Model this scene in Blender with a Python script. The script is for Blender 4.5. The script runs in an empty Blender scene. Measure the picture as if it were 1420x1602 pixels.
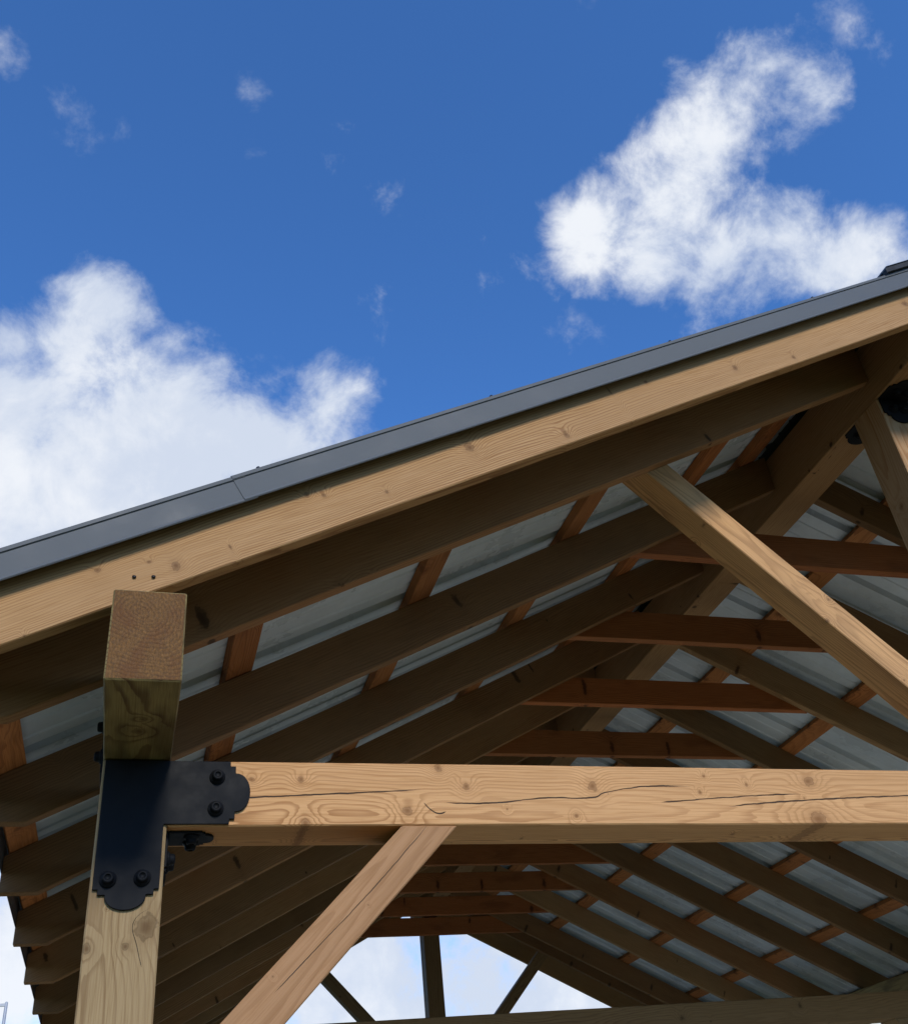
import bpy, bmesh, math, random
from mathutils import Vector, Matrix, noise as mnoise
random.seed(7)
sc = bpy.context.scene
COL = sc.collection

# ------------------------------------------------------------------ camera
Z0 = 2.44                                   # height of the post tops above the ground
CAM = Vector((0.08806, -2.18359, Z0 - 0.88180))
R_ = Vector((0.9592254, -0.26669386, -0.09360026))
U_ = Vector((-0.0803454, -0.57478843, 0.81434813))
F_ = Vector((0.27098199, 0.77362307, 0.57277929))
cd = bpy.data.cameras.new('camera'); cam = bpy.data.objects.new('camera', cd); COL.objects.link(cam)
cam.matrix_world = Matrix(((R_.x, U_.x, -F_.x, CAM.x), (R_.y, U_.y, -F_.y, CAM.y), (R_.z, U_.z, -F_.z, CAM.z), (0, 0, 0, 1)))
cd.sensor_fit = 'HORIZONTAL'; cd.sensor_width = 36.0; cd.lens = 1588.35 / 1420 * 36
cd.clip_start = 0.05; cd.clip_end = 2000
sc.camera = cam

# ------------------------------------------------------------------ sun and sky
SUN_EL, SUN_AZ = math.radians(34), math.radians(176)      # azimuth clockwise from +Y: behind the viewer
sun_dir = Vector((math.sin(SUN_AZ) * math.cos(SUN_EL), math.cos(SUN_AZ) * math.cos(SUN_EL), math.sin(SUN_EL)))
sd = bpy.data.lights.new('sun', 'SUN'); sd.energy = 2.6; sd.angle = math.radians(12); sd.color = (1.0, 0.95, 0.87)
so = bpy.data.objects.new('sun', sd); COL.objects.link(so)
so.rotation_euler = sun_dir.to_track_quat('Z', 'Y').to_euler()

vs = sc.view_settings; vs.view_transform = 'Standard'; vs.look = 'None'; vs.exposure = 0.0; vs.gamma = 1.0
vs.use_curve_mapping = False
cy = sc.cycles; cy.adaptive_threshold = 0.02; cy.max_bounces = 4; cy.diffuse_bounces = 2; cy.glossy_bounces = 2; cy.transmission_bounces = 1; cy.transparent_max_bounces = 2; cy.caustics_reflective = False; cy.caustics_refractive = False


class NT:
    """small helper for building node trees"""
    def __init__(self, tree): self.t = tree
    def n(self, typ, **kw):
        nd = self.t.nodes.new(typ)
        for k, v in kw.items(): setattr(nd, k, v)
        return nd
    def set(self, sock, v):
        if v is None: return
        if isinstance(v, bpy.types.NodeSocket): self.t.links.new(v, sock)
        else: sock.default_value = v
    def m(self, op, a, b=None, c=None, clamp=False):
        nd = self.n('ShaderNodeMath', operation=op, use_clamp=clamp)
        self.set(nd.inputs[0], a)
        if b is not None: self.set(nd.inputs[1], b)
        if c is not None: self.set(nd.inputs[2], c)
        return nd.outputs[0]
    def vm(self, op, a, b=None, scale=None):
        nd = self.n('ShaderNodeVectorMath', operation=op)
        self.set(nd.inputs[0], a)
        if b is not None: self.set(nd.inputs[1], b)
        if scale is not None: self.set(nd.inputs['Scale'], scale)
        return nd.outputs['Value'] if op in ('DISTANCE', 'LENGTH', 'DOT_PRODUCT') else nd.outputs[0]
    def xyz(self, v):
        nd = self.n('ShaderNodeSeparateXYZ'); self.set(nd.inputs[0], v); return nd.outputs
    def comb(self, x, y, z):
        nd = self.n('ShaderNodeCombineXYZ')
        for i, v in enumerate((x, y, z)): self.set(nd.inputs[i], v)
        return nd.outputs[0]
    def noise(self, vec, scale, detail=2, rough=0.5, dist=0.0, color=False):
        nd = self.n('ShaderNodeTexNoise', noise_dimensions='3D')
        self.set(nd.inputs['Vector'], vec); nd.inputs['Scale'].default_value = scale
        nd.inputs['Detail'].default_value = detail; nd.inputs['Roughness'].default_value = rough
        nd.inputs['Distortion'].default_value = dist
        return nd.outputs['Color' if color else 'Fac']
    def ss(self, v, lo, hi, o0=0.0, o1=1.0, typ='SMOOTHSTEP'):
        nd = self.n('ShaderNodeMapRange', interpolation_type=typ); nd.clamp = True
        self.set(nd.inputs[0], v)
        for i, x in zip((1, 2, 3, 4), (lo, hi, o0, o1)): self.set(nd.inputs[i], x)
        return nd.outputs[0]
    def mix(self, f, a, b, mode='MIX'):
        nd = self.n('ShaderNodeMix', data_type='RGBA', blend_type=mode)
        self.set(nd.inputs[0], f)
        for s, v in ((nd.inputs[6], a), (nd.inputs[7], b)):
            if isinstance(v, tuple) and len(v) == 3: v = (*v, 1)
            self.set(s, v)
        return nd.outputs[2]


# clouds: centre direction, angular size and thickness of each puff
PUFFS = [(-0.1351, 0.8054, 0.5771, 0.1703, 1.5), (-0.026, 0.8016, 0.5972, 0.1433, 1.35), (0.0748, 0.7791, 0.6224, 0.0923, 1.0), (0.1381, 0.7459, 0.6516, 0.059, 0.6), (0.1651, 0.7388, 0.6534, 0.0374, 0.35), (-0.0689, 0.6979, 0.7129, 0.0457, 0.72), (-0.0967, 0.7211, 0.686, 0.0597, 0.75), (-0.1427, 0.7365, 0.6612, 0.0752, 0.85), (0.0132, 0.7438, 0.6683, 0.06, 0.65), (0.3699, 0.5491, 0.7494, 0.0589, 0.85), (0.4187, 0.5438, 0.7273, 0.0643, 0.9), (0.4174, 0.5065, 0.7544, 0.0601, 0.85), (0.4336, 0.4641, 0.7724, 0.0584, 0.72), (0.4447, 0.4285, 0.7866, 0.0488, 0.55), (0.4694, 0.3894, 0.7925, 0.0472, 0.42), (0.5047, 0.3917, 0.7694, 0.0366, 0.66), (0.5028, 0.416, 0.7577, 0.0319, 0.5), (0.4805, 0.4455, 0.7554, 0.0327, 0.25), (0.472, 0.5388, 0.6978, 0.0606, 0.78), (0.5119, 0.4937, 0.703, 0.0586, 0.8), (0.5466, 0.4938, 0.6763, 0.047, 0.75), (0.5733, 0.4718, 0.6698, 0.0486, 0.75), (0.4028, 0.4199, 0.8133, 0.0227, 0.36), (0.1967, 0.9612, 0.1933, 0.1327, 1.2), (0.2859, 0.9381, 0.1957, 0.1334, 1.2), (0.3543, 0.9217, 0.1578, 0.1143, 1.2), (-0.1001, 0.9688, 0.2266, 0.0995, 1.1)]
WISPS = [(0.0423, 0.528, 0.8482, 0.0302, 0.02), (0.047, 0.5745, 0.8171, 0.0226, -0.02), (-0.1024, 0.5767, 0.8105, 0.0588, 0.06), (-0.1637, 0.5392, 0.8261, 0.0299, 0.25), (-0.145, 0.6362, 0.7577, 0.0482, 0.0), (0.0895, 0.6947, 0.7137, 0.0211, 0.05), (0.3091, 0.4003, 0.8627, 0.0371, 0.0), (0.3525, 0.4414, 0.8252, 0.0329, -0.1), (0.5043, 0.3433, 0.7924, 0.0452, 0.0), (0.3683, 0.6353, 0.6787, 0.0611, 0.12), (0.4359, 0.3713, 0.8198, 0.0259, -0.1)]

world = bpy.data.worlds.new('World'); sc.world = world; world.use_nodes = True
world.cycles.sampling_method = 'MANUAL'; world.cycles.sample_map_resolution = 512
SKY_TINT = (0.56, 1.0, 1.5)
wt = world.node_tree; wt.nodes.clear(); N = NT(wt)
dirv = N.n('ShaderNodeTexCoord').outputs['Generated']
sky = N.n('ShaderNodeTexSky', sky_type='NISHITA'); sky.sun_disc = False
sky.sun_elevation = SUN_EL; sky.sun_rotation = SUN_AZ
sky.air_density = 1.0; sky.dust_density = 0.15; sky.ozone_density = 3.0; sky.altitude = 200
gm = N.n('ShaderNodeGamma'); N.set(gm.inputs[0], sky.outputs[0]); gm.inputs[1].default_value = 1.0
tint = N.mix(1.0, gm.outputs[0], SKY_TINT, 'MULTIPLY')
bg1 = N.n('ShaderNodeBackground'); N.set(bg1.inputs[0], tint); bg1.inputs[1].default_value = 0.15
nz = N.n('ShaderNodeTexNoise', noise_dimensions='3D'); N.set(nz.inputs['Vector'], dirv)
nz.inputs['Scale'].default_value = 12.5; nz.inputs['Detail'].default_value = 8; nz.inputs['Roughness'].default_value = 0.62; nz.inputs['Distortion'].default_value = 0.22
fbm = nz.outputs['Fac']
wz = N.xyz(N.noise(dirv, 3.1, 2, 0.5, 0, color=True))
field = N.m('MULTIPLY_ADD', wz[0], 5.0, -3.5)                # loose cumulus all over the sky
dz = N.xyz(dirv)[2]
vd = N.vm('DOT_PRODUCT', dirv, (0.271, 0.774, 0.573))
field = N.m('SUBTRACT', field, N.ss(vd, 0.70, 0.86, 0, 2.2))
for (px, py, pz, rad, s) in PUFFS:
    d = N.vm('DOT_PRODUCT', dirv, (px, py, pz))
    k = 2 * max(s, .35) / rad ** 2                            # thickness falls off with the square of the distance
    v = N.m('MULTIPLY_ADD', d, k, s - k)
    nd = N.n('ShaderNodeMath', operation='SMOOTH_MAX'); N.set(nd.inputs[0], field); N.set(nd.inputs[1], v)
    nd.inputs[2].default_value = 0.25; field = nd.outputs[0]
low = N.ss(dz, 0.36, 0.24, -0.6, 0.95)                       # broken cloud towards the horizon
field = N.m('MAXIMUM', field, N.m('MULTIPLY_ADD', wz[1], 5.0, N.m('SUBTRACT', low, 3.0)))
field = N.m('MAXIMUM', field, -0.9)
dens = N.m('ADD', field, N.m('MULTIPLY', N.m('SUBTRACT', fbm, 0.5), 2.9))
dens = N.ss(dens, -0.05, 1.0)
wisp = None
for (px, py, pz, rad, s) in WISPS:                            # thin shreds
    d = N.vm('DOT_PRODUCT', dirv, (px, py, pz)); k = 1.2 / rad ** 2
    v = N.m('MULTIPLY_ADD', d, k, s - k)
    wisp = v if wisp is None else N.m('MAXIMUM', wisp, v)
wisp = N.ss(N.m('ADD', wisp, N.m('MULTIPLY', N.m('SUBTRACT', fbm, 0.5), 3.0)), 0.0, 1.0, 0.0, 0.5)
dens = N.m('MAXIMUM', N.m('MULTIPLY', dens, 0.97), wisp)
shade = N.ss(N.m('ADD', wz[2], N.m('MULTIPLY', N.m('SUBTRACT', fbm, 0.5), 0.8)), 0.35, 0.65)
ccol = N.mix(shade, (0.66, 0.73, 0.86), (0.90, 0.93, 0.98))
bg2 = N.n('ShaderNodeBackground'); N.set(bg2.inputs[0], ccol); bg2.inputs[1].default_value = 1.0
mx = N.n('ShaderNodeMixShader'); N.set(mx.inputs[0], dens); N.set(mx.inputs[1], bg1.outputs[0]); N.set(mx.inputs[2], bg2.outputs[0])
wo = N.n('ShaderNodeOutputWorld'); N.set(wo.inputs[0], mx.outputs[0])


# ------------------------------------------------------------------ materials
def new_mat(name):
    m = bpy.data.materials.new(name); m.use_nodes = True
    m.node_tree.nodes.clear(); N = NT(m.node_tree)
    b = N.n('ShaderNodeBsdfPrincipled'); o = N.n('ShaderNodeOutputMaterial'); N.set(o.inputs[0], b.outputs[0])
    return m, N, b


def wood(name, light, dark, ring=150.0, pith=(0.03, -0.05), knots=(), cracks=(), kn=1.0, endmul=0.45, face='-y', contrast=1.0, tone=0.25, bump=True, kaxis='z', endcol=None, sharp=0.45, stain=0.0, kdark=0.75, krd=0.011):
    """solid sawn timber: growth rings round a wandering pith, knots as branches that leave it; local x runs with the grain"""
    m, N, b = new_mat(name)
    p = N.n('ShaderNodeTexCoord').outputs['Object']
    rnd = N.n('ShaderNodeObjectInfo').outputs['Random']
    x, y, z = N.xyz(p)
    xs = N.m('MULTIPLY_ADD', rnd, 60.0, x)
    ps = N.comb(xs, y, z)
    st = N.vm('MULTIPLY', ps, (0.9, 4.0, 4.0))
    wv = N.xyz(N.noise(st, 1.0, 2, 0.5, 0, color=True))
    yy = N.m('ADD', N.m('ADD', y, -pith[0]), N.m('MULTIPLY', N.m('SUBTRACT', wv[0], 0.5), 0.10))
    zz = N.m('ADD', N.m('ADD', z, -pith[1]), N.m('MULTIPLY', N.m('SUBTRACT', wv[1], 0.5), 0.10))
    zz = N.m('ADD', zz, N.m('MULTIPLY', N.m('SUBTRACT', rnd, 0.5), 0.05))
    r = N.m('SQRT', N.m('ADD', N.m('MULTIPLY', yy, yy), N.m('MULTIPLY', zz, zz)))
    th = N.m('ARCTAN2', zz, yy)
    # scattered knots
    kc = N.comb(N.m('MULTIPLY', xs, 2.6), N.m('MULTIPLY', th, 0.9), 0.0)
    vo = N.n('ShaderNodeTexVoronoi', voronoi_dimensions='2D', feature='F1'); N.set(vo.inputs['Vector'], kc); vo.inputs['Scale'].default_value = 1.0
    dv = N.xyz(N.vm('SUBTRACT', kc, vo.outputs['Position']))
    dx = N.m('MULTIPLY', dv[0], 1 / 2.6); dt = N.m('MULTIPLY', N.m('MULTIPLY', dv[1], 1 / 0.9), r)
    kd = N.m('SQRT', N.m('ADD', N.m('MULTIPLY', dx, dx), N.m('MULTIPLY', dt, dt)))
    cr = N.xyz(vo.outputs['Color'])
    krad = N.m('MULTIPLY', N.m('MULTIPLY_ADD', cr[0], krd, 0.003), N.m('MULTIPLY', N.m('GREATER_THAN', cr[1], 0.35), kn))
    krad = N.m('MAXIMUM', krad, 1e-5)
    q = N.m('DIVIDE', kd, krad)                               # 1 at the rim of the knot
    for (kx, kz, kr) in knots:                                # knots seen in their place on the front face
        ddx = N.m('SUBTRACT', x, kx); ddz = N.m('SUBTRACT', z if kaxis == 'z' else y, kz)
        ddx = N.m('MULTIPLY', ddx, 0.72 + 0.5 * abs(math.sin(kx * 91)))
        dd = N.m('SQRT', N.m('ADD', N.m('MULTIPLY', ddx, ddx), N.m('MULTIPLY', ddz, ddz)))
        q = N.m('MINIMUM', q, N.m('DIVIDE', dd, kr))
    bulge = N.m('POWER', 2.718, N.m('MULTIPLY', N.m('MULTIPLY', q, q), -0.085))
    q = N.m('MULTIPLY', q, N.ss(N.noise(N.vm('MULTIPLY', ps, (60, 75, 75)), 1.0, 2), 0.25, 0.75, 0.72, 1.3))
    rr = N.m('ADD', r, N.m('MULTIPLY', bulge, 0.020))
    jit = N.m('MULTIPLY', N.noise(N.vm('MULTIPLY', ps, (1.6, 26, 26)), 1.0, 3, 0.55), 0.016)
    rr = N.m('ADD', rr, jit)
    ph = N.m('FRACT', N.m('MULTIPLY', rr, ring))
    late = N.m('MULTIPLY', N.ss(ph, sharp, 0.88), N.ss(ph, 1.0, 0.94))
    late = N.m('MULTIPLY', late, N.ss(N.noise(N.vm('MULTIPLY', ps, (0.5, 9, 9)), 1.0, 2), 0.30, 0.72, 0.25, 1.0))
    fib = N.noise(N.vm('MULTIPLY', ps, (9, 420, 420)), 1.0, 3, 0.6)
    big = N.noise(N.vm('MULTIPLY', ps, (2.2, 13, 13)), 1.0, 4, 0.6)
    col = N.mix(N.m('MULTIPLY', late, 0.75 * contrast), light, dark)
    col = N.mix(N.ss(fib, 0.42, 0.75, 0.0, 0.45), col, dark)
    col = N.mix(N.ss(big, 0.38, 0.68, 0.0, 0.5), col, tuple(c * 0.72 + d * 0.18 for c, d in zip(light, dark)))
    if stain:
        sn = N.noise(N.vm('MULTIPLY', ps, (3.0, 9, 9)), 1.0, 3, 0.6)
        col = N.mix(N.ss(sn, 0.50, 0.68, 0, stain), col, tuple(c * 0.35 for c in dark))
    col = N.mix(N.m('MULTIPLY', N.m('FRACT', N.m('MULTIPLY', rnd, 7.7)), tone), col, N.mix(1.0, col, (1.08, 0.82, 0.66), 'MULTIPLY'))
    # tone differs from board to board
    tn = N.m('MULTIPLY_ADD', N.m('FRACT', N.m('MULTIPLY', rnd, 17.3)), tone, 1.0 - tone * 0.55)
    col = N.mix(1.0, col, N.comb(tn, tn, N.m('MULTIPLY', tn, 0.98)), 'MULTIPLY')
    # the knots themselves
    core = N.ss(q, 1.15, 0.75)
    kcol = N.mix(N.ss(q, 0.1, 1.0), tuple(d * kdark for d in dark), tuple(c * 0.5 * kdark + d * 0.6 * kdark for c, d in zip(light, dark)))
    halo = N.ss(q, 3.0, 0.9, 0.0, 0.34)
    col = N.mix(halo, col, tuple(c * 0.7 + l * 0.3 for c, l in zip(dark, light)))
    col = N.mix(N.m('MULTIPLY', core, 0.85), col, kcol)
    col = N.mix(N.m('MULTIPLY', N.m('MULTIPLY', N.ss(q, 1.25, 1.0), N.ss(q, 0.8, 1.0)), 0.45), col, tuple(d * 0.5 for d in dark))
    # drying cracks
    for pts, wd in cracks:
        x0, x1 = pts[0][0], pts[-1][0]
        t = N.m('DIVIDE', N.m('SUBTRACT', x, x0), x1 - x0, clamp=False)
        fc = N.n('ShaderNodeFloatCurve'); cu = fc.mapping.curves[0]
        fc.mapping.use_clip = False
        for i, (cx, cz) in enumerate(pts):
            u = ((cx - x0) / (x1 - x0), cz / 0.4 + 0.5)
            if i < 2: cu.points[i].location = u if i == 0 else (1.0, pts[-1][1] / 0.4 + 0.5)
            if 0 < i < len(pts) - 1: cu.points.new(*u)
        for cp in cu.points: cp.handle_type = 'AUTO'
        fc.mapping.update(); N.set(fc.inputs['Value'], t)
        zc = N.m('MULTIPLY', N.m('SUBTRACT', fc.outputs[0], 0.5), 0.4)
        zc = N.m('ADD', zc, N.m('MULTIPLY', N.m('SUBTRACT', N.noise(N.vm('MULTIPLY', ps, (25, 0, 0)), 1.0, 3), 0.5), 0.005))
        taper = N.m('MULTIPLY', N.ss(t, 0.0, 0.06), N.ss(t, 1.0, 0.86))
        wdt = N.m('MULTIPLY', taper, N.m('MULTIPLY', N.ss(N.noise(N.vm('MULTIPLY', ps, (9, 0, 0)), 1.0, 2), 0.3, 0.65, 0.45, 1.0), wd))
        off = N.m('ABSOLUTE', N.m('SUBTRACT', z, zc))
        c = N.m('LESS_THAN', off, wdt)
        if face == '-y': c = N.m('MULTIPLY', c, N.m('LESS_THAN', y, -0.03))
        col = N.mix(N.m('MULTIPLY', c, 0.93), col, (0.016, 0.009, 0.005))
    # sawn end grain drinks water and is darker and coarser
    gn = N.n('ShaderNodeNewGeometry').outputs['Normal']
    vt = N.n('ShaderNodeVectorTransform', vector_type='NORMAL', convert_from='WORLD', convert_to='OBJECT'); N.set(vt.inputs[0], gn)
    en = N.ss(N.m('ABSOLUTE', N.xyz(vt.outputs[0])[0]), 0.75, 0.9)
    ec = endcol or tuple(c * endmul for c in light)
    sp = N.noise(N.vm('MULTIPLY', p, (1, 260, 130)), 1.0, 4, 0.7)
    er = N.m('FRACT', N.m('MULTIPLY', N.m('ADD', rr, N.m('MULTIPLY', sp, 0.004)), ring * 1.1))
    pat = N.noise(N.vm('MULTIPLY', p, (1, 22, 16)), 1.0, 3, 0.6)
    ecol = N.mix(N.ss(sp, 0.35, 0.70), tuple(c * 0.7 for c in ec), tuple(c * 1.35 for c in ec))
    ecol = N.mix(N.m('MULTIPLY', N.m('MULTIPLY', N.ss(er, 0.3, 0.8), N.ss(er, 1.0, .9)), N.ss(pat, .3, .6, .12, .55)), ecol, tuple(c * 0.35 for c in ec))
    ecol = N.mix(N.ss(pat, 0.42, 0.68, 0, 0.55), ecol, (ec[0] * 0.75, ec[1] * 0.58, ec[2] * 0.52))
    ecol = N.mix(N.ss(sp, 0.72, 0.78, 0, 0.6), ecol, tuple(min(1, c * 2.2) for c in ec))
    col = N.mix(en, col, ecol)
    if bump:
        bp = N.n('ShaderNodeBump'); bp.inputs['Strength'].default_value = 0.35; bp.inputs['Distance'].default_value = 0.0012
        N.set(bp.inputs['Height'], N.noise(N.vm('MULTIPLY', p, (8, 380, 380)), 1.0, 2, 0.6)); N.set(b.inputs['Normal'], bp.outputs[0])
    N.set(b.inputs['Base Color'], col)
    N.set(b.inputs['Roughness'], N.ss(fib, 0.3, 0.7, 0.62, 0.82))
    b.inputs['Specular IOR Level'].default_value = 0.25
    return m


def painted(name, col, rough=0.45, metal=0.0, var=0.15, scale=12.0, spec=0.5, bump=0.0):
    m, N, b = new_mat(name)
    p = N.n('ShaderNodeTexCoord').outputs['Object']
    n1 = N.noise(p, scale, 5, 0.65); n2 = N.noise(p, scale * 14, 3, 0.6)
    c = N.mix(N.ss(n1, 0.35, 0.7, 0, 1), tuple(x * (1 - var) for x in col), tuple(min(1, x * (1 + var)) for x in col))
    c = N.mix(N.ss(n2, 0.62, 0.75, 0, var), c, tuple(min(1, x * 1.5 + 0.02) for x in col))
    N.set(b.inputs['Base Color'], c); N.set(b.inputs['Roughness'], N.ss(n1, 0.3, 0.7, rough * 0.8, min(1, rough * 1.25)))
    b.inputs['Metallic'].default_value = metal; b.inputs['Specular IOR Level'].default_value = spec
    if bump:
        bp = N.n('ShaderNodeBump'); bp.inputs['Strength'].default_value = 0.3; bp.inputs['Distance'].default_value = bump
        N.set(bp.inputs['Height'], n2); N.set(b.inputs['Normal'], bp.outputs[0])
    return m


L1, D1 = (0.63, 0.345, 0.148), (0.30, 0.125, 0.038)
XC, SL, ZB = 2.5676, 0.5141, 0.1959            # half span, roof slope, underside of rafters over the outer post face
ANG = math.atan(SL)
RV = 0.172                                     # plumb depth of a rafter
W = 0.14
TIE_H = 0.1437
TIE_KNOTS = [(0.313, -0.041, .005), (0.422, -0.04, .006), (0.43, -0.138, .011), (0.741, -0.009, .009), (0.805, -0.053, .008), (0.661, -0.111, .009), (1.124, -0.05, .012), (1.431, -0.022, .004), (1.546, -0.043, .005), (1.41, -0.064, .004), (1.729, -0.033, .010), (1.727, -0.132, .016), (1.069, -0.123, .004)]
TIE_CR = [([(0.29, -.083), (0.459, -.074), (0.60, -.067), (0.70, -.061)], .0021),
          ([(0.70, -.092), (0.715, -.108), (0.735, -.117), (0.752, -.112)], .0024),
          ([(0.745, -.091), (0.85, -.093), (1.01, -.079), (1.125, -.077), (1.153, -.066), (1.40, -.049)], .0021),
          ([(1.294, -.09), (1.575, -.071), (1.70, -.066)], .0019),
          ([(1.47, -.10), (1.684, -.084), (2.3, -.060), (2.6, -.05)], .0024)]
hz = lambda zz: zz + TIE_H / 2                 # tie local z is measured from its centre line
M = {}
M['tie'] = wood('tie_timber', L1, D1, 185, (0.045, -0.03), [(a - 0.14, hz(c), k) for a, c, k in TIE_KNOTS],
                [([(a - 0.14, hz(c)) for a, c in pts], wd) for pts, wd in TIE_CR], kn=0.35)
M['post'] = wood('post_timber', (0.385, 0.265, 0.130), (0.165, 0.085, 0.03), 88, (0.02, 0.05),
                 [(Z0 - 0.365, -0.045, .018), (Z0 - 0.402, 0.063, .007), (Z0 - 0.40, -0.008, .007)],
                 [([(Z0 - 0.44, -.042), (Z0 - 0.395, -.028), (Z0 - 0.35, -.022), (Z0 - .325, -.055)], .0009)], kn=0.3, contrast=1.15, sharp=.6)
c_, s_ = math.cos(ANG), math.sin(ANG)
FLY_K = [(0.115, 0.300, .012), (0.392, 0.512, .008), (0.43, .517, .007), (0.803, 0.704, .016), (1.075, 0.782, .010), (1.674, 1.119, .011), (1.357, 1.013, .007), (2.45, 1.543, .012), (0.581, 0.541, .006), (-0.039, 0.277, .006), (0.06, 0.305, .004), (1.9, 1.2, .008)]
# rafter local origin: underside over the outer face of the post
M['fly'] = wood('fly_rafter_timber', (0.455, 0.268, 0.115), (0.21, 0.09, 0.03), 165, (0.03, -0.12),
                [(a * c_ + (k - ZB) * s_, -a * s_ + (k - ZB) * c_, rr * .8) for a, k, rr in FLY_K],
                [([(1.85, .072), (2.1, .088), (2.4, .092), (2.9, .112)], .0012)], kn=0.25, contrast=1.1)
M['brace'] = wood('brace_timber', (0.415, 0.228, 0.108), (0.25, 0.12, 0.045), 150, (0.10, 0.02), (),
                  [([(0.52, .008), (0.66, .004), (0.80, .0), (1.02, .004)], .0011)], kn=0.15, contrast=.8)
M['strut'] = wood('strut_timber', (0.63, 0.36, 0.155), (0.24, 0.11, 0.045), 140, (0.03, -0.03), kn=0.8, contrast=1.2, stain=.25)
M['king'] = wood('king_post_timber', (0.46, 0.29, 0.15), D1, 140, (0.02, 0.03), kn=0.8)
M['beam'] = wood('header_timber', (0.34, 0.255, 0.10), (0.12, 0.06, 0.02), 110, (0.01, 0.03), [(.235, 0.0, .012)], kn=0.5, kaxis='y', endcol=(0.168, 0.077, 0.019), contrast=1.3, stain=.5)
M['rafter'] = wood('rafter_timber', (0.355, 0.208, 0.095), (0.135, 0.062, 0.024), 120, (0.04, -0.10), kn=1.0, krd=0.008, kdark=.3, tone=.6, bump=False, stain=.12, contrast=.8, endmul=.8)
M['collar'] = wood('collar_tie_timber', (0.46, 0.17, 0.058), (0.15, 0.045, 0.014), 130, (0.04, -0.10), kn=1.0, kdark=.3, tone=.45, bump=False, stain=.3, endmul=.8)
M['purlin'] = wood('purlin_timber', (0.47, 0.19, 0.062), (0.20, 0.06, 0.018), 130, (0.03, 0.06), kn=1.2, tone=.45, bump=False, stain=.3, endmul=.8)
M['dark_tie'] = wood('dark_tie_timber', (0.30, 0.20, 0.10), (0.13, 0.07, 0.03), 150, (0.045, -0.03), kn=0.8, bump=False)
M['steel'] = painted('black_powder_coat', (0.010, 0.0105, 0.012), 0.55, 0.0, 0.25, 14, 0.10, 0.0002)
M['trim'] = painted('grey_trim_paint', (0.120, 0.125, 0.126), 0.6, 0.0, 0.05, 4, 0.22)
M['roof_top'] = painted('grey_roof_paint', (0.075, 0.08, 0.085), 0.4, 0.0, 0.08, 3, 0.5)
M['roof_under'] = painted('pale_back_coat', (0.64, 0.69, 0.73), 0.30, 0.0, 0.10, 3, 0.5)
M['screw'] = painted('dark_screw', (0.03, 0.028, 0.03), 0.4, 0.6, 0.2, 90)
M['rubber'] = painted('black_closure_strip', (0.012, 0.012, 0.013), 0.7, 0.0, 0.2, 30)

# ------------------------------------------------------------------ mesh helpers
pav = bpy.data.objects.new('pavilion', None); COL.objects.link(pav)
pav.location = (XC, 3.45, 0)
pav['label'] = 'open timber pavilion with grey metal gable roof and black brackets'
pav['category'] = 'pavilion'


def link(name, me, parent=None, mw=None, mats=()):
    o = bpy.data.objects.new(name, me); COL.objects.link(o)
    for m in mats: me.materials.append(m)
    mw = mw or Matrix.Identity(4)
    if parent is not None:
        o.parent = parent
        pm = Matrix.Identity(4); q = parent
        chain = []
        while q is not None: chain.append(q.matrix_basis.copy()); q = q.parent
        for c in reversed(chain): pm = pm @ c
        o.matrix_basis = pm.inverted() @ mw
    else: o.matrix_basis = mw
    return o


def prism(prof, t0, t1, bev=0.0025, seg=1, bow=0.0):
    """closed profile in local (x, z), extruded along local y from t0 to t1"""
    bm = bmesh.new()
    a = [bm.verts.new((x, t0, z)) for x, z in prof]; b_ = [bm.verts.new((x, t1, z)) for x, z in prof]
    n = len(prof)
    bm.faces.new(a); bm.faces.new(list(reversed(b_)))
    for i in range(n): bm.faces.new((a[(i + 1) % n], a[i], b_[i], b_[(i + 1) % n]))
    bmesh.ops.recalc_face_normals(bm, faces=bm.faces)
    if bev: bmesh.ops.bevel(bm, geom=list(bm.edges), offset=bev, segments=seg, affect='EDGES', profile=0.5)
    xs = [v.co.x for v in bm.verts]; x0, x1 = min(xs), max(xs)
    if bow and x1 - x0 > .5:                     # sawn timber is never quite straight
        n = int((x1 - x0) / .16)
        for i in range(1, n):
            bmesh.ops.bisect_plane(bm, geom=bm.verts[:] + bm.edges[:] + bm.faces[:], plane_co=(x0 + (x1 - x0) * i / n, 0, 0), plane_no=(1, 0, 0))
        sd_ = random.uniform(0, 900)
        for v in bm.verts:
            w_ = mnoise.noise_vector((v.co.x * 1.1 + sd_, v.co.y * 4, v.co.z * 4)) * bow + mnoise.noise_vector((v.co.x * 9 + sd_, v.co.y * 12 + 5, v.co.z * 12)) * bow * .35
            v.co.y += w_.y * .6; v.co.z += w_.z
    me = bpy.data.meshes.new('m'); bm.to_mesh(me); bm.free(); return me


def axes(o, x, y, z):
    return Matrix(((x[0], y[0], z[0], o[0]), (x[1], y[1], z[1], o[1]), (x[2], y[2], z[2], o[2]), (0, 0, 0, 1)))


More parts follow.
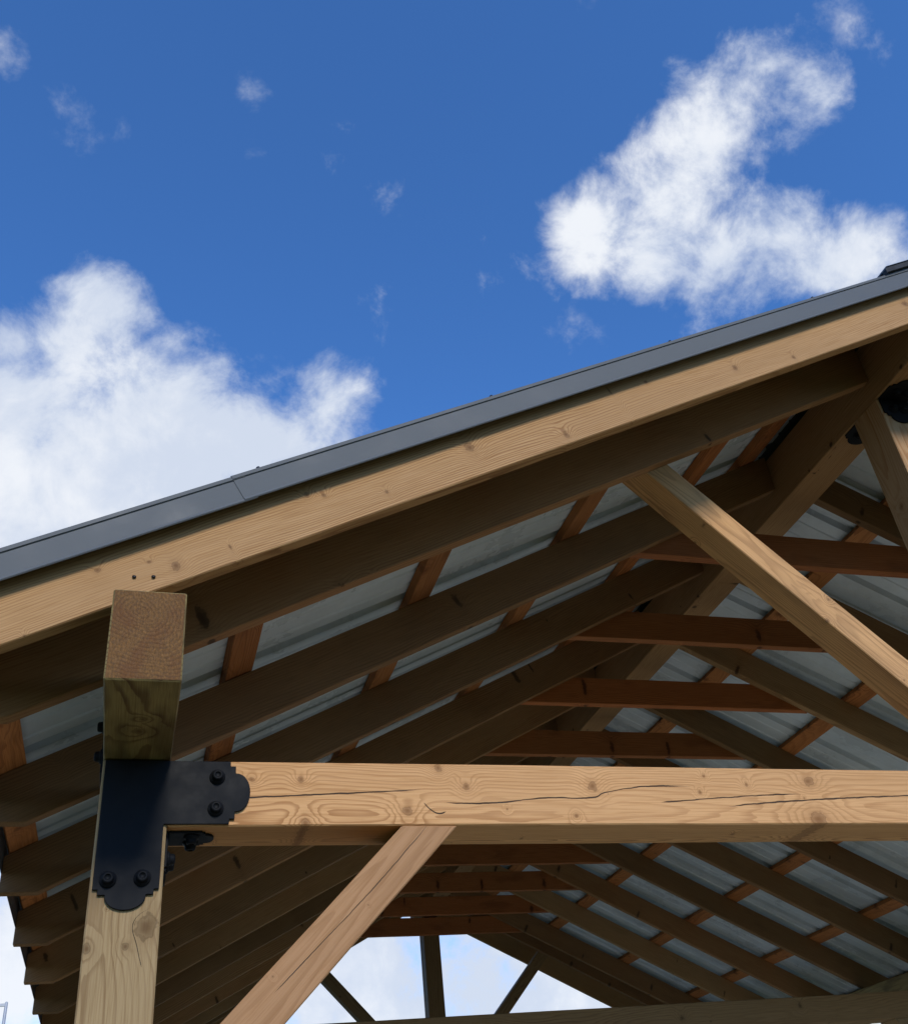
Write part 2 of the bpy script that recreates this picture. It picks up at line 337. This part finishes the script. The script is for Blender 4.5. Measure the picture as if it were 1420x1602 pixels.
def in_plane(name, pts, y0, y1, ang, org, mat, parent=pav, bev=0.0025, wob=0.0):
    """timber lying in a plane of constant Y: outline pts in world (X, Z above post tops), grain along angle ang"""
    ca, sa = math.cos(ang), math.sin(ang)
    prof = [((x - org[0]) * ca + (z - org[1]) * sa, -(x - org[0]) * sa + (z - org[1]) * ca) for x, z in pts]
    h = (y1 - y0) / 2
    mw = axes((org[0], (y0 + y1) / 2, org[1] + Z0), (ca, 0, sa), (0, 1, 0), (-sa, 0, ca))
    if wob:
        mw = mw @ Matrix.Rotation(random.uniform(-wob, wob), 4, 'Z') @ Matrix.Rotation(random.uniform(-wob, wob) * .4, 4, 'Y')
    me = prism(prof, -h, h, bev, bow=.003); me.name = name
    return link(name, me, parent, mw, [mat])


def along_y(name, cx, cz, w, h, y0, y1, tilt, mat, parent=pav, bev=0.003):
    """timber running with the ridge, section w x h centred at (cx, cz), rolled by tilt about its own axis"""
    ct, st = math.cos(tilt), math.sin(tilt)
    L = y1 - y0
    me = prism([(0, -h / 2), (L, -h / 2), (L, h / 2), (0, h / 2)], -w / 2, w / 2, bev, bow=.002); me.name = name
    mw = axes((cx, y0, cz + Z0), (0, 1, 0), (-ct, 0, -st), (-st, 0, ct))
    return link(name, me, parent, mw, [mat])


def upright(name, x0, x1, y0, y1, z0, z1, mat, parent=pav):
    """post: grain runs up local x; its local z looks to -X so that local -y faces the front"""
    L = z1 - z0; hx = (x1 - x0) / 2; hy = (y1 - y0) / 2
    me = prism([(0, -hx), (L, -hx), (L, hx), (0, hx)], -hy, hy, 0.003, bow=.0015); me.name = name
    mw = axes(((x0 + x1) / 2, (y0 + y1) / 2, z0), (0, 0, 1), (0, 1, 0), (-1, 0, 0))
    return link(name, me, parent, mw, [mat])


mir = lambda x: 2 * XC - x

# ------------------------------------------------------------------ ground
def structure(o): o['kind'] = 'structure'; return o
bm = bmesh.new(); bmesh.ops.create_circle(bm, cap_ends=True, segments=96, radius=600)
me = bpy.data.meshes.new('lawn'); bm.to_mesh(me); bm.free()
mg, N, b = new_mat('lawn_grass')
p = N.n('ShaderNodeTexCoord').outputs['Object']
g = N.mix(N.ss(N.noise(p, 0.35, 6, 0.65), 0.35, 0.65), (0.05, 0.068, 0.02), (0.085, 0.09, 0.032))
g = N.mix(N.ss(N.noise(p, 60, 3, 0.7), 0.4, 0.7, 0, .5), g, (0.04, 0.06, 0.018)); N.set(b.inputs['Base Color'], g); b.inputs['Roughness'].default_value = .9
structure(link('lawn', me, None, Matrix.Translation((0, 20, 0)), [mg]))
ms, N, b = new_mat('pale_bounce_concrete')
p = N.n('ShaderNodeTexCoord').outputs['Object']
g = N.mix(N.ss(N.noise(p, 45, 4, 0.7), 0.35, 0.65), (0.61, 0.53, 0.37), (0.69, 0.61, 0.44)); N.set(b.inputs['Base Color'], g); b.inputs['Roughness'].default_value = .9
bp = N.n('ShaderNodeBump'); bp.inputs['Distance'].default_value = .01; N.set(bp.inputs['Height'], N.noise(p, 70, 3, .6)); N.set(b.inputs['Normal'], bp.outputs[0])
me = prism([(-.7, 0), (5.84, 0), (5.84, .02), (-.7, .02)], -.75, 7.6, 0)
structure(link('bounce_slab', me, None, Matrix.Translation((0, 0, -.002)), [ms]))  # unseen floor, added and kept pale to bounce light onto the soffits

# ------------------------------------------------------------------ frames: posts, ties, trusses
Y1, Y2 = -0.0052, 0.6611
RAF_Y = [Y1, 0.6611, 1.3064, 1.9592, 2.5978] + [2.5978 + .648 * k for k in range(1, 7)]       # 11 rafter pairs
FAR0 = 6.74                                      # front face of the far frame
RAF_Y.append(FAR0 - .0052)
YF = -0.3178
YB = FAR0 + W + 0.28                             # far fly rafter
FRAMES = [0.0, 3.375, FAR0]
zbot = lambda x: ZB + SL * x
ztop = lambda x: ZB + RV + SL * x

for fy in FRAMES:
    for s in (0, 1):
        x0, x1 = (0, W) if s == 0 else (mir(W), mir(0))
        upright('post', x0, x1, fy, fy + W, 0.02, Z0, M['post'])
    L = mir(W) - W
    me = prism([(0, -TIE_H / 2), (L, -TIE_H / 2), (L, TIE_H / 2), (0, TIE_H / 2)], -W / 2, W / 2, 0.003, bow=.0022); me.name = 'tie_beam'
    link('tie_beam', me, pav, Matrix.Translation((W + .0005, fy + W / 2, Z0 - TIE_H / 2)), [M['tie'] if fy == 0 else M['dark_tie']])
    # knee braces between post and tie
    for s in (0, 1):
        pts = [(.6455, -TIE_H - .0005), (.7735, -TIE_H - .0005), (W + .0005, -TIE_H - .773 + .14), (W + .0005, -TIE_H - .645 + .14)]
        if s: pts = [(mir(x), z) for x, z in pts][::-1]
        y0, y1 = (fy - .0015, fy + .1385) if fy < 6 else (fy + .003, fy + .143)
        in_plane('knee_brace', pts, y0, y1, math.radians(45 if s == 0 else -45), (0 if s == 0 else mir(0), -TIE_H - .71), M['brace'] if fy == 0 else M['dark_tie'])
    if fy == FRAMES[1]: continue
    # king post and struts
    kx0, kx1 = XC - W / 2, XC + W / 2
    me = prism([(0, -W / 2), (1.398, -W / 2), (1.398, W / 2), (0, W / 2)], -W / 2, W / 2, 0.003); me.name = 'king_post'
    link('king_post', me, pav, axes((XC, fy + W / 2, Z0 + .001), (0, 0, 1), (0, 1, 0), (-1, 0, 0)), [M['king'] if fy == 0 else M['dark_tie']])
    sl = -1.05; zc = lambda x: .528 + sl * (x - 2.0)
    hw = .0445 / math.cos(math.atan(1.05))       # half plumb depth of the strut
    def cut(off):                                # where an edge of the strut meets the rafter underside
        x = (.528 + 2.1 + off - ZB) / (SL + 1.05) - .075; return (x, .528 + 2.1 + off - 1.05 * x)
    up, lo = cut(hw), cut(-hw)
    pts = [up, (kx0 - .0005, zc(kx0) + hw), (kx0 - .0005, .001), ((.528 + 2.1 - hw) / 1.05, .001), lo]
    for s in (0, 1):
        pp = pts if s == 0 else [(mir(x), z) for x, z in pts][::-1]
        a = math.atan(-1.05) if s == 0 else math.atan(1.05)
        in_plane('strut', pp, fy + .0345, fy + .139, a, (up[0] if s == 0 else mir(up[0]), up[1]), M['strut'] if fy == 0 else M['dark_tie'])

# headers along both eaves and the ridge beam
HH = 0.1955
for s in (0, 1):
    along_y('header_beam', W / 2 if s == 0 else mir(W / 2), HH / 2 + .0005, W, HH, -.3846, FAR0 + W + .3846, 0, M['beam'])
along_y('ridge_beam', XC, 1.40 + .115, W, .23, YF + .039, YB - .001, 0, M['rafter'])

# rafters
def rafter_pts(x_end, plumb=True):
    return [(-.32, ztop(-.32)), (-.32, .09), ((.09 - ZB) / SL, .09), (x_end, zbot(x_end)), (x_end, ztop(x_end))]
def pair(y0, x_end, mat, mat_r=None, wob=0.0006):
    for s in (0, 1):
        pts = rafter_pts(x_end); a = ANG; org = (0, ZB)
        if s: pts = [(mir(x), z) for x, z in pts][::-1]; a = -ANG; org = (mir(0), ZB)
        in_plane('rafter', pts, y0, y0 + .038, a, org, mat, wob=wob)
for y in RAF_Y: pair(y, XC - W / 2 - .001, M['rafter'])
for nm, y in (('fly_rafter', YF), ('fly_rafter', YB)):
    for s in (0, 1):
        pts = rafter_pts(XC - .0005); a = ANG; org = (0, ZB)
        if s: pts = [(mir(x), z) for x, z in pts][::-1]; a = -ANG; org = (mir(0), ZB)
        in_plane('fly_rafter', pts, y, y + .038, a, org, M['fly'])
# collar ties behind the inner rafters
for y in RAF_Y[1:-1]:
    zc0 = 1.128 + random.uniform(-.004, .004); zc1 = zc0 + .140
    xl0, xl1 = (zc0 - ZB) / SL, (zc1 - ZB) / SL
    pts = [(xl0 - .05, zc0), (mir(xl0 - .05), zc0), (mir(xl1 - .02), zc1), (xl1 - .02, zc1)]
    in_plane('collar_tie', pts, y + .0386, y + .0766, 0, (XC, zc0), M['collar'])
# purlins on the rafters
PX = [-.262, .338, .925, 1.525, 2.08, 2.40]
PT = .032
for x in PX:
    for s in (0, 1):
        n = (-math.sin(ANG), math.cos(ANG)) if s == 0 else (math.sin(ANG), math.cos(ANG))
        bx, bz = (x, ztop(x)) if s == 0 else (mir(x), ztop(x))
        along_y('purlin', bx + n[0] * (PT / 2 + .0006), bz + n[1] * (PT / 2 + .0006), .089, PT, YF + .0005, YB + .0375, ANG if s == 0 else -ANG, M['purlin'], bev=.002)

# ------------------------------------------------------------------ roof sheets
RIB0, PITCH, RIB_H = .655, .2515, .027
def rib_profile(ya, yb):
    """corrugation across one sheet from ya to yb: (place along the ridge, height)"""
    pts = [(ya, None)]
    k = math.floor((ya - RIB0) / PITCH) - 1
    feats = []
    while RIB0 + k * PITCH < yb + PITCH:
        c = RIB0 + k * PITCH
        feats += [(c - .024, 0), (c - .014, RIB_H), (c + .014, RIB_H), (c + .024, 0)]
        for m_ in (.0838, .1677): feats += [(c + m_ - .010, 0), (c + m_ - .005, .005), (c + m_ + .005, .005), (c + m_ + .010, 0)]
        k += 1
    def h(y):
        for (a_, ha), (b_, hb) in zip(feats, feats[1:]):
            if a_ <= y <= b_: return ha + (hb - ha) * (y - a_) / (b_ - a_)
        return 0
    return [(ya, h(ya))] + [f for f in feats if ya < f[0] < yb] + [(yb, h(yb))]
def roof_panel(ya, yb, side, lift):
    prof = rib_profile(ya, yb); th = .0009
    x_a, x_b = -.312, XC - .03
    zr = lambda x: ztop(x) + (PT + .002) / math.cos(ANG)
    bm = bmesh.new(); rows = []
    nx, nz = -math.sin(ANG), math.cos(ANG)
    for x in (x_a, x_b):
        for t in (0, th):
            row = []
            for (u, h) in prof:
                X = x + nx * (h + t + lift); Z = zr(x) + nz * (h + t + lift)
                row.append(bm.verts.new((X if side == 0 else mir(X), u, Z + Z0)))
            rows.append(row)
    a0, a1, b0, b1 = rows
    f_top = []
    for i in range(len(prof) - 1):
        bm.faces.new((a0[i], a0[i + 1], b0[i + 1], b0[i]))
        f_top.append(bm.faces.new((a1[i], b1[i], b1[i + 1], a1[i + 1])))
        bm.faces.new((a0[i], a1[i], a1[i + 1], a0[i + 1])); bm.faces.new((b0[i], b0[i + 1], b1[i + 1], b1[i]))
    bm.faces.new((a0[0], b0[0], b1[0], a1[0])); bm.faces.new((a0[-1], a1[-1], b1[-1], b0[-1]))
    bmesh.ops.recalc_face_normals(bm, faces=bm.faces)
    for f in bm.faces: f.material_index = 0
    for f in f_top: f.material_index = 1
    me = bpy.data.meshes.new('roof_panel'); bm.to_mesh(me); bm.free()
    return link('roof_panel', me, pav, None, [M['roof_under'], M['roof_top']])
ya = YF - .012; kk = 0; yb = RIB0 + .012
while ya < YB:
    yb = min(yb, YB + .045)
    for s in (0, 1): roof_panel(ya, yb, s, .0002 + .0012 * (kk % 2))
    ya = yb - .024; yb = ya + 4 * PITCH + .024; kk += 1
    if ya > YB: break

# rake trims: folded sheet on the gable edge
def rake_trim(xa, xb, side, front, proud=0.0, low_drop=0.0):
    """section in (outward, height above the rafter tops, square to the slope)"""
    c = math.cos(ANG)
    t0 = -.0325; t1 = .0165
    sec = [(-.110, t1 + .0225), (.004, t1 + .0225), (.0065, t1 + .020), (.0065, t1 + .012), (.003, t1 + .0105), (.003, t1 + .009),
           (.006, t1 + .007), (.006, t0 + .006), (.010, t0 - .001), (.008, t0 - .0035), (.004, t0 + .002),
           (.0035, t0 + .010), (.0035, t1 + .006), (.001, t1 + .008), (.001, t1 + .0212), (-.110, t1 + .0212)]
    bm = bmesh.new(); rows = []
    for x in (xa, xb):
        row = []
        for (o, h) in sec:
            yy = (YF - .024 - o - proud) if front else (YB + .038 + .024 + o + proud)
            X = x - math.sin(ANG) * (h + proud); Z = ztop(x) + math.cos(ANG) * (h + proud)
            row.append(bm.verts.new((X if side == 0 else mir(X), yy, Z + Z0)))
        rows.append(row)
    n = len(sec)
    for i in range(n): bm.faces.new((rows[0][i], rows[0][(i + 1) % n], rows[1][(i + 1) % n], rows[1][i]))
    bm.faces.new(rows[0][::-1]); bm.faces.new(rows[1])
    bmesh.ops.recalc_face_normals(bm, faces=bm.faces)
    me = bpy.data.meshes.new('rake_trim'); bm.to_mesh(me); bm.free()
    return link('rake_trim', me, pav, None, [M['trim']])


def lathe(prof, seg=20):
    """prof: (radius, height) along local +z"""
    bm = bmesh.new(); rings = []
    for r, h in prof:
        rings.append([bm.verts.new((r * math.cos(2 * math.pi * i / seg), r * math.sin(2 * math.pi * i / seg), h)) for i in range(seg)])
    for a, b_ in zip(rings, rings[1:]):
        for i in range(seg): bm.faces.new((a[i], a[(i + 1) % seg], b_[(i + 1) % seg], b_[i]))
    bm.faces.new(rings[0][::-1]); bm.faces.new(rings[-1])
    bmesh.ops.recalc_face_normals(bm, faces=bm.faces)
    me = bpy.data.meshes.new('lathe'); bm.to_mesh(me); bm.free()
    for f in me.polygons: f.use_smooth = len(f.vertices) == 4
    return me


SCREW = lathe([(.0075, 0), (.0078, .0021), (.005, .0035), (.0048, .0095), (.0038, .0105)], 10); SCREW.name = 'roof_screw'; SCREW.materials.append(M['screw'])
for front in (1, 0):
    for side in (0, 1):
        lo = rake_trim(-.335, .262, side, front); hi = rake_trim(.236, XC + .02, side, front, .0016)
        for tr, xs in ((lo, (-.27,)), (hi, (.300, .895, 1.483, 2.07))):
            for x in xs:
                h = .0165 + .0225 - .003
                X = x - math.sin(ANG) * (h + .003); Z = ztop(x) + math.cos(ANG) * (h + .003)
                ny = YF - .018 if front else YB + .056
                up_ = Vector((-math.sin(ANG) if side == 0 else math.sin(ANG), 0, math.cos(ANG)))
                q = up_.to_track_quat('Z', 'Y').to_matrix().to_4x4(); q.translation = (X if side == 0 else mir(X), ny, Z + Z0)
                link('screw', SCREW, tr, q)

# ridge cap with a dark closure under its end
def ridge_cap():
    sec = []
    t = .0012
    def pt(x, h): return (x - math.sin(ANG) * h, ztop(x) + math.cos(ANG) * h)
    base = PT + .002 + .0285
    o = [pt(XC - .155, base - .006), pt(XC - .150, base), pt(XC - .035, base), (XC, ztop(XC - .01) + base + .012)]
    outer = o + [(mir(x), z) for x, z in o[-2::-1]]
    inner = [(x, z - t * 1.2) for x, z in outer]
    bm = bmesh.new(); ya, yb = YF - .048, YB + .086
    poly = outer + inner[::-1]
    A = [bm.verts.new((x, ya, z + Z0)) for x, z in poly]; B = [bm.verts.new((x, yb, z + Z0)) for x, z in poly]
    n = len(poly)
    for i in range(n): bm.faces.new((A[i], A[(i + 1) % n], B[(i + 1) % n], B[i]))
    k = len(outer)
    for i in range(k - 1):
        for V in (A, B): bm.faces.new((V[i], V[i + 1], V[n - 2 - i], V[n - 1 - i]))
    bmesh.ops.recalc_face_normals(bm, faces=bm.faces)
    me = bpy.data.meshes.new('ridge_cap'); bm.to_mesh(me); bm.free()
    rc = link('ridge_cap', me, pav, None, [M['roof_top']])
    for ya in (YF - .044, YB + .061):
        bm = bmesh.new()
        lo_ = [(x, z - .0225) for x, z in inner]
        poly2 = [(x, z - .0004) for x, z in inner] + lo_[::-1]
        A = [bm.verts.new((x, ya, z + Z0)) for x, z in poly2]; B = [bm.verts.new((x, ya + .02, z + Z0)) for x, z in poly2]
        n = len(poly2)
        for i in range(n): bm.faces.new((A[i], A[(i + 1) % n], B[(i + 1) % n], B[i]))
        for i in range(k - 1):
            for V in (A, B): bm.faces.new((V[i], V[i + 1], V[n - 2 - i], V[n - 1 - i]))
        bmesh.ops.recalc_face_normals(bm, faces=bm.faces)
        me = bpy.data.meshes.new('closure_strip'); bm.to_mesh(me); bm.free()
        link('closure_strip', me, rc, None, [M['rubber']])
ridge_cap()

# eave trims: folded drip edge at the foot of the sheets
for side in (0, 1):
    x = -.294; h0 = PT + .0015
    bm = bmesh.new(); A, B = [], []
    for (u, v) in [(-.012, -.0008), (-.012, -.088), (-.0135, -.088), (-.0135, .0002), (.060, .0002), (.060, -.0008)]:
        X = x + u * math.cos(ANG) - math.sin(ANG) * h0; Z = ztop(x) + math.cos(ANG) * h0 + u * math.sin(ANG) + v
        X = X if side == 0 else mir(X)
        A.append(bm.verts.new((X, YF + .002, Z + Z0))); B.append(bm.verts.new((X, YB + .036, Z + Z0)))
    n = len(A)
    for i in range(n): bm.faces.new((A[i], A[(i + 1) % n], B[(i + 1) % n], B[i]))
    bm.faces.new(A[::-1]); bm.faces.new(B)
    bmesh.ops.recalc_face_normals(bm, faces=bm.faces)
    me = bpy.data.meshes.new('eave_trim'); bm.to_mesh(me); bm.free()
    link('eave_trim', me, pav, None, [M['roof_top']])

# ------------------------------------------------------------------ black brackets
def tip(w):
    """scalloped plate end for a strap of width w: (across, beyond shoulder), left to right"""
    h = w / 2; k = w / .128
    a = [(-h, 0), (-h + .010 * k, 0), (-h + .010 * k, .0105 * k), (-h + .0245 * k, .0105 * k)]
    r = h - .0245 * k
    arc = [(-r * math.cos(math.pi * i / 16), .0105 * k + .0295 * k * math.sin(math.pi * i / 16) ** .9) for i in range(1, 16)]
    return a + arc + [(-x, y) for x, y in a[::-1]]


BOLT = lathe([(.0163, 0), (.0168, .002), (.0160, .0042), (.0125, .0058), (.0118, .0075), (.0112, .0135), (.0098, .0160), (.0066, .0172), (.0062, .0165), (.0056, .0145), (.001, .0142)], 24)
BOLT.name = 'bolt'; BOLT.materials.append(M['steel'])


def plate_mesh(outline, th, name):
    me = prism(outline, 0, -th, 0.0008); me.name = name
    return me


def l_plate(mw_fn, name='corner_bracket'):
    """L plate in local (x right, z up) with its outer corner at the origin; leg down, arm to the right"""
    lw, ah = .128, .1385
    out = [(0, 0), (.262, 0)]
    out += [(.262 + b_, -ah / 2 - a) for a, b_ in tip(ah)][0:]
    out = [(0, 0)] + [(.262 + b_, -ah / 2 - a) for a, b_ in tip(ah)]
    out += [(lw, -ah)]
    out += [(lw / 2 - a, -.270 - b_) for a, b_ in tip(lw)]
    cl = []
    for q in out:
        if not cl or (abs(q[0] - cl[-1][0]) + abs(q[1] - cl[-1][1])) > 1e-5: cl.append(q)
    o = link(name, plate_mesh(cl, .006, name), pav, mw_fn, [M['steel']])
    for (bx, bz) in ((.234, -.036), (.233, -.106), (.028, -.2505), (.094, -.2485)):
        q = mw_fn @ axes((bx, -.0062, bz), (1, 0, 0), (0, 0, -1), (0, -1, 0))
        link('bolt', BOLT, o, q @ Matrix.Rotation(random.uniform(0, 1), 4, 'Z'))
    return o


for fy in FRAMES[:1] + FRAMES[2:]:
    for s in (0, 1):
        for back in (0, 1):
            X0 = .0055 if s == 0 else mir(.0055)
            xa = (1, 0, 0) if s == 0 else (-1, 0, 0)
            ya = (0, 1, 0) if not back else (0, -1, 0)
            yy = fy - .0005 if not back else fy + W + .0005
            l_plate(axes((X0, yy, Z0 - .003), xa, ya, (0, 0, 1)))


def strap(mw, length, w, bolts, name):
    out = [(-w / 2, 0)] + [(a, length + b_) for a, b_ in tip(w)] + [(w / 2, 0)]
    cl = []
    for q in out:
        if not cl or (abs(q[0] - cl[-1][0]) + abs(q[1] - cl[-1][1])) > 1e-5: cl.append(q)
    o = link(name, plate_mesh(cl, .005, name), pav, mw, [M['steel']])
    for a, b_ in bolts:
        link('bolt', BOLT, o, mw @ axes((a, -.0052, b_), (1, 0, 0), (0, 0, -1), (0, -1, 0)))
    return o


def angle_bracket(corner, d1, d2, across, w=.085, ln=.075):
    """two straps folded at a corner: legs run along d1 and d2, each lying on the face whose outward normal is the other leg"""
    d1, d2, ac = Vector(d1), Vector(d2), Vector(across)
    c = Vector(corner)
    o = None
    for a, nrm in ((d1, d2), (d2, d1)):
        mw = axes(c + nrm * .0005, ac, -nrm, a)
        out = [(-w / 2, .0005 if a is d1 else .0062)] + [(q0, ln + b_) for q0, b_ in tip(w)] + [(w / 2, .0005 if a is d1 else .0062)]
        cl = []
        for q in out:
            if not cl or (abs(q[0] - cl[-1][0]) + abs(q[1] - cl[-1][1])) > 1e-5: cl.append(q)
        me = plate_mesh(cl, .005, 'angle_bracket')
        if o is None: o = link('angle_bracket', me, pav, mw, [M['steel']])
        else: link('flange', me, o, mw, [M['steel']])
        for q0 in (-.021, .021):
            link('bolt', BOLT, o, mw @ axes((q0, -.0052, ln * .72), (1, 0, 0), (0, 0, -1), (0, -1, 0)))
    return o


for fy in FRAMES:
    for s in (0, 1):
        sg = 1 if s == 0 else -1
        angle_bracket((W + .0005 if s == 0 else mir(W + .0005), fy + W / 2, Z0 - TIE_H - .0005), (0, 0, -1), (sg, 0, 0), (0, 1, 0))
        # side plate tying header and post on the outer face
        mw = axes((-.0005 if s == 0 else mir(-.0005), fy + W / 2, Z0 - .02), (0, -sg, 0), (sg, 0, 0), (0, 0, 1))
        strap(mw, .155, .10, ((0, .125), (0, .055)), 'side_plate')
for fy in (0.0, FAR0):
    angle_bracket((XC, fy - .0005, Z0 + 1.3995), (0, 0, -1), (0, -1, 0), (1, 0, 0), .125, .07)
    angle_bracket((XC, fy + W + .0005, Z0 + 1.3995), (0, 0, -1), (0, 1, 0), (-1, 0, 0), .125, .07)

# toe screws through the fly rafter into the header
TS = lathe([(.0042, 0), (.0044, .001), (.0034, .003), (.0015, .0034)], 10); TS.materials.append(M['screw']); TS.name = 'toe_screw'
for (x, z) in ((.034, .265), (.072, .268)):
    d = Vector((.1, -1, .75)).normalized(); q = d.to_track_quat('Z', 'Y').to_matrix().to_4x4(); q.translation = (x, YF - .001, z + Z0)
    link('toe_screw', TS, pav, q)

# ------------------------------------------------------------------ trees beyond and a far lamp standing in for an unidentified pale mark
ml, N, b = new_mat('leaf_green')
rn = N.n('ShaderNodeNewGeometry').outputs['Random Per Island']
N.set(b.inputs['Base Color'], N.mix(rn, (0.035, 0.065, 0.018), (0.10, 0.13, 0.045))); b.inputs['Roughness'].default_value = .6
mb = painted('bark', (0.12, 0.09, 0.065), .9, 0, .3, 20)
def tree(loc, h, rad, label, seed):
    rr = random.Random(seed)
    t = bpy.data.objects.new('tree', None); COL.objects.link(t); t.location = loc
    t['label'] = label; t['category'] = 'tree'; t['group'] = 'trees beyond the pavilion'
    bm = bmesh.new()
    def limb(a, b2, r0, r1, sg=7):
        a, b2 = Vector(a), Vector(b2); q = (b2 - a).to_track_quat('Z', 'Y').to_matrix()
        A = [bm.verts.new(a + q @ Vector((r0 * math.cos(6.283 * i / sg), r0 * math.sin(6.283 * i / sg), 0))) for i in range(sg)]
        B = [bm.verts.new(b2 + q @ Vector((r1 * math.cos(6.283 * i / sg), r1 * math.sin(6.283 * i / sg), 0))) for i in range(sg)]
        for i in range(sg): bm.faces.new((A[i], A[(i + 1) % sg], B[(i + 1) % sg], B[i]))
        bm.faces.new(B)
    limb((0, 0, 0), (.1, 0, h * .45), h * .022, h * .015); limb((.1, 0, h * .45), (0, .1, h * .92), h * .015, .02)
    clumps = []
    for i in range(26):
        z = h * rr.uniform(.32, .97); k = math.sin(math.pi * min(1, max(0, (z / h - .25) / .78))) ** .6
        a = rr.uniform(0, 6.283); d = rad * k * rr.uniform(.25, .95)
        c = (d * math.cos(a), d * math.sin(a), z); clumps.append((c, rad * rr.uniform(.22, .4)))
        limb((0, 0, z * .72), c, h * .006, .012, 5)
    me = bpy.data.meshes.new('trunk'); bm.to_mesh(me); bm.free(); link('trunk', me, t, Matrix.Translation(loc), [mb])
    vs_, fs = [], []
    for c, cr in clumps:
        for _ in range(330):
            v = Vector((rr.gauss(0, 1), rr.gauss(0, 1), rr.gauss(0, .8))).normalized() * cr * rr.random() ** .45
            p_ = Vector(c) + v; s = rr.uniform(.05, .11)
            a = Vector((rr.gauss(0, 1), rr.gauss(0, 1), rr.gauss(0, 1))).normalized(); b2 = a.orthogonal().normalized()
            i = len(vs_); vs_ += [p_ - a * s, p_ + b2 * s * .5, p_ + a * s, p_ - b2 * s * .5]; fs.append((i, i + 1, i + 2, i + 3))
    me = bpy.data.meshes.new('crown'); me.from_pydata(vs_, [], fs); link('crown', me, t, Matrix.Translation(loc), [ml])
tree((20.5, 24.5, 0), 4.7, 2.0, 'young green tree beyond the far right of the pavilion, seen under the tie beam', 1)
tree((25.0, 27.5, 0), 5.6, 2.3, 'taller green tree farther right beyond the pavilion', 2)

mlamp = painted('galvanised_grey', (0.42, 0.43, 0.45), .5, .3, .1, 5)
lp = bpy.data.objects.new('stand_in_lamp', None); COL.objects.link(lp); lp.location = (-3.75, 37.6, 0)
lp['label'] = 'thin pale grey street lamp standing in for an unidentified mark far behind the left eave'; lp['category'] = 'street lamp'
me = lathe([(.11, 0), (.10, .3), (.07, .32), (.05, 9.05), (.02, 9.08)], 12)
link('pole', me, lp, Matrix.Translation(lp.location), [mlamp])
bm = bmesh.new(); bmesh.ops.create_cube(bm, size=1, matrix=Matrix.Translation((-.75, 0, 8.98)) @ Matrix.Diagonal((1.5, .07, .09, 1)))
me = bpy.data.meshes.new('arm'); bm.to_mesh(me); bm.free(); link('arm', me, lp, Matrix.Translation(lp.location), [mlamp])
me = prism([(-2.1, 8.93), (-1.4, 8.93), (-1.38, 9.0), (-1.6, 9.06), (-2.05, 9.02)], -.13, .13, .01); link('lamp_head', me, lp, Matrix.Translation(lp.location), [mlamp])
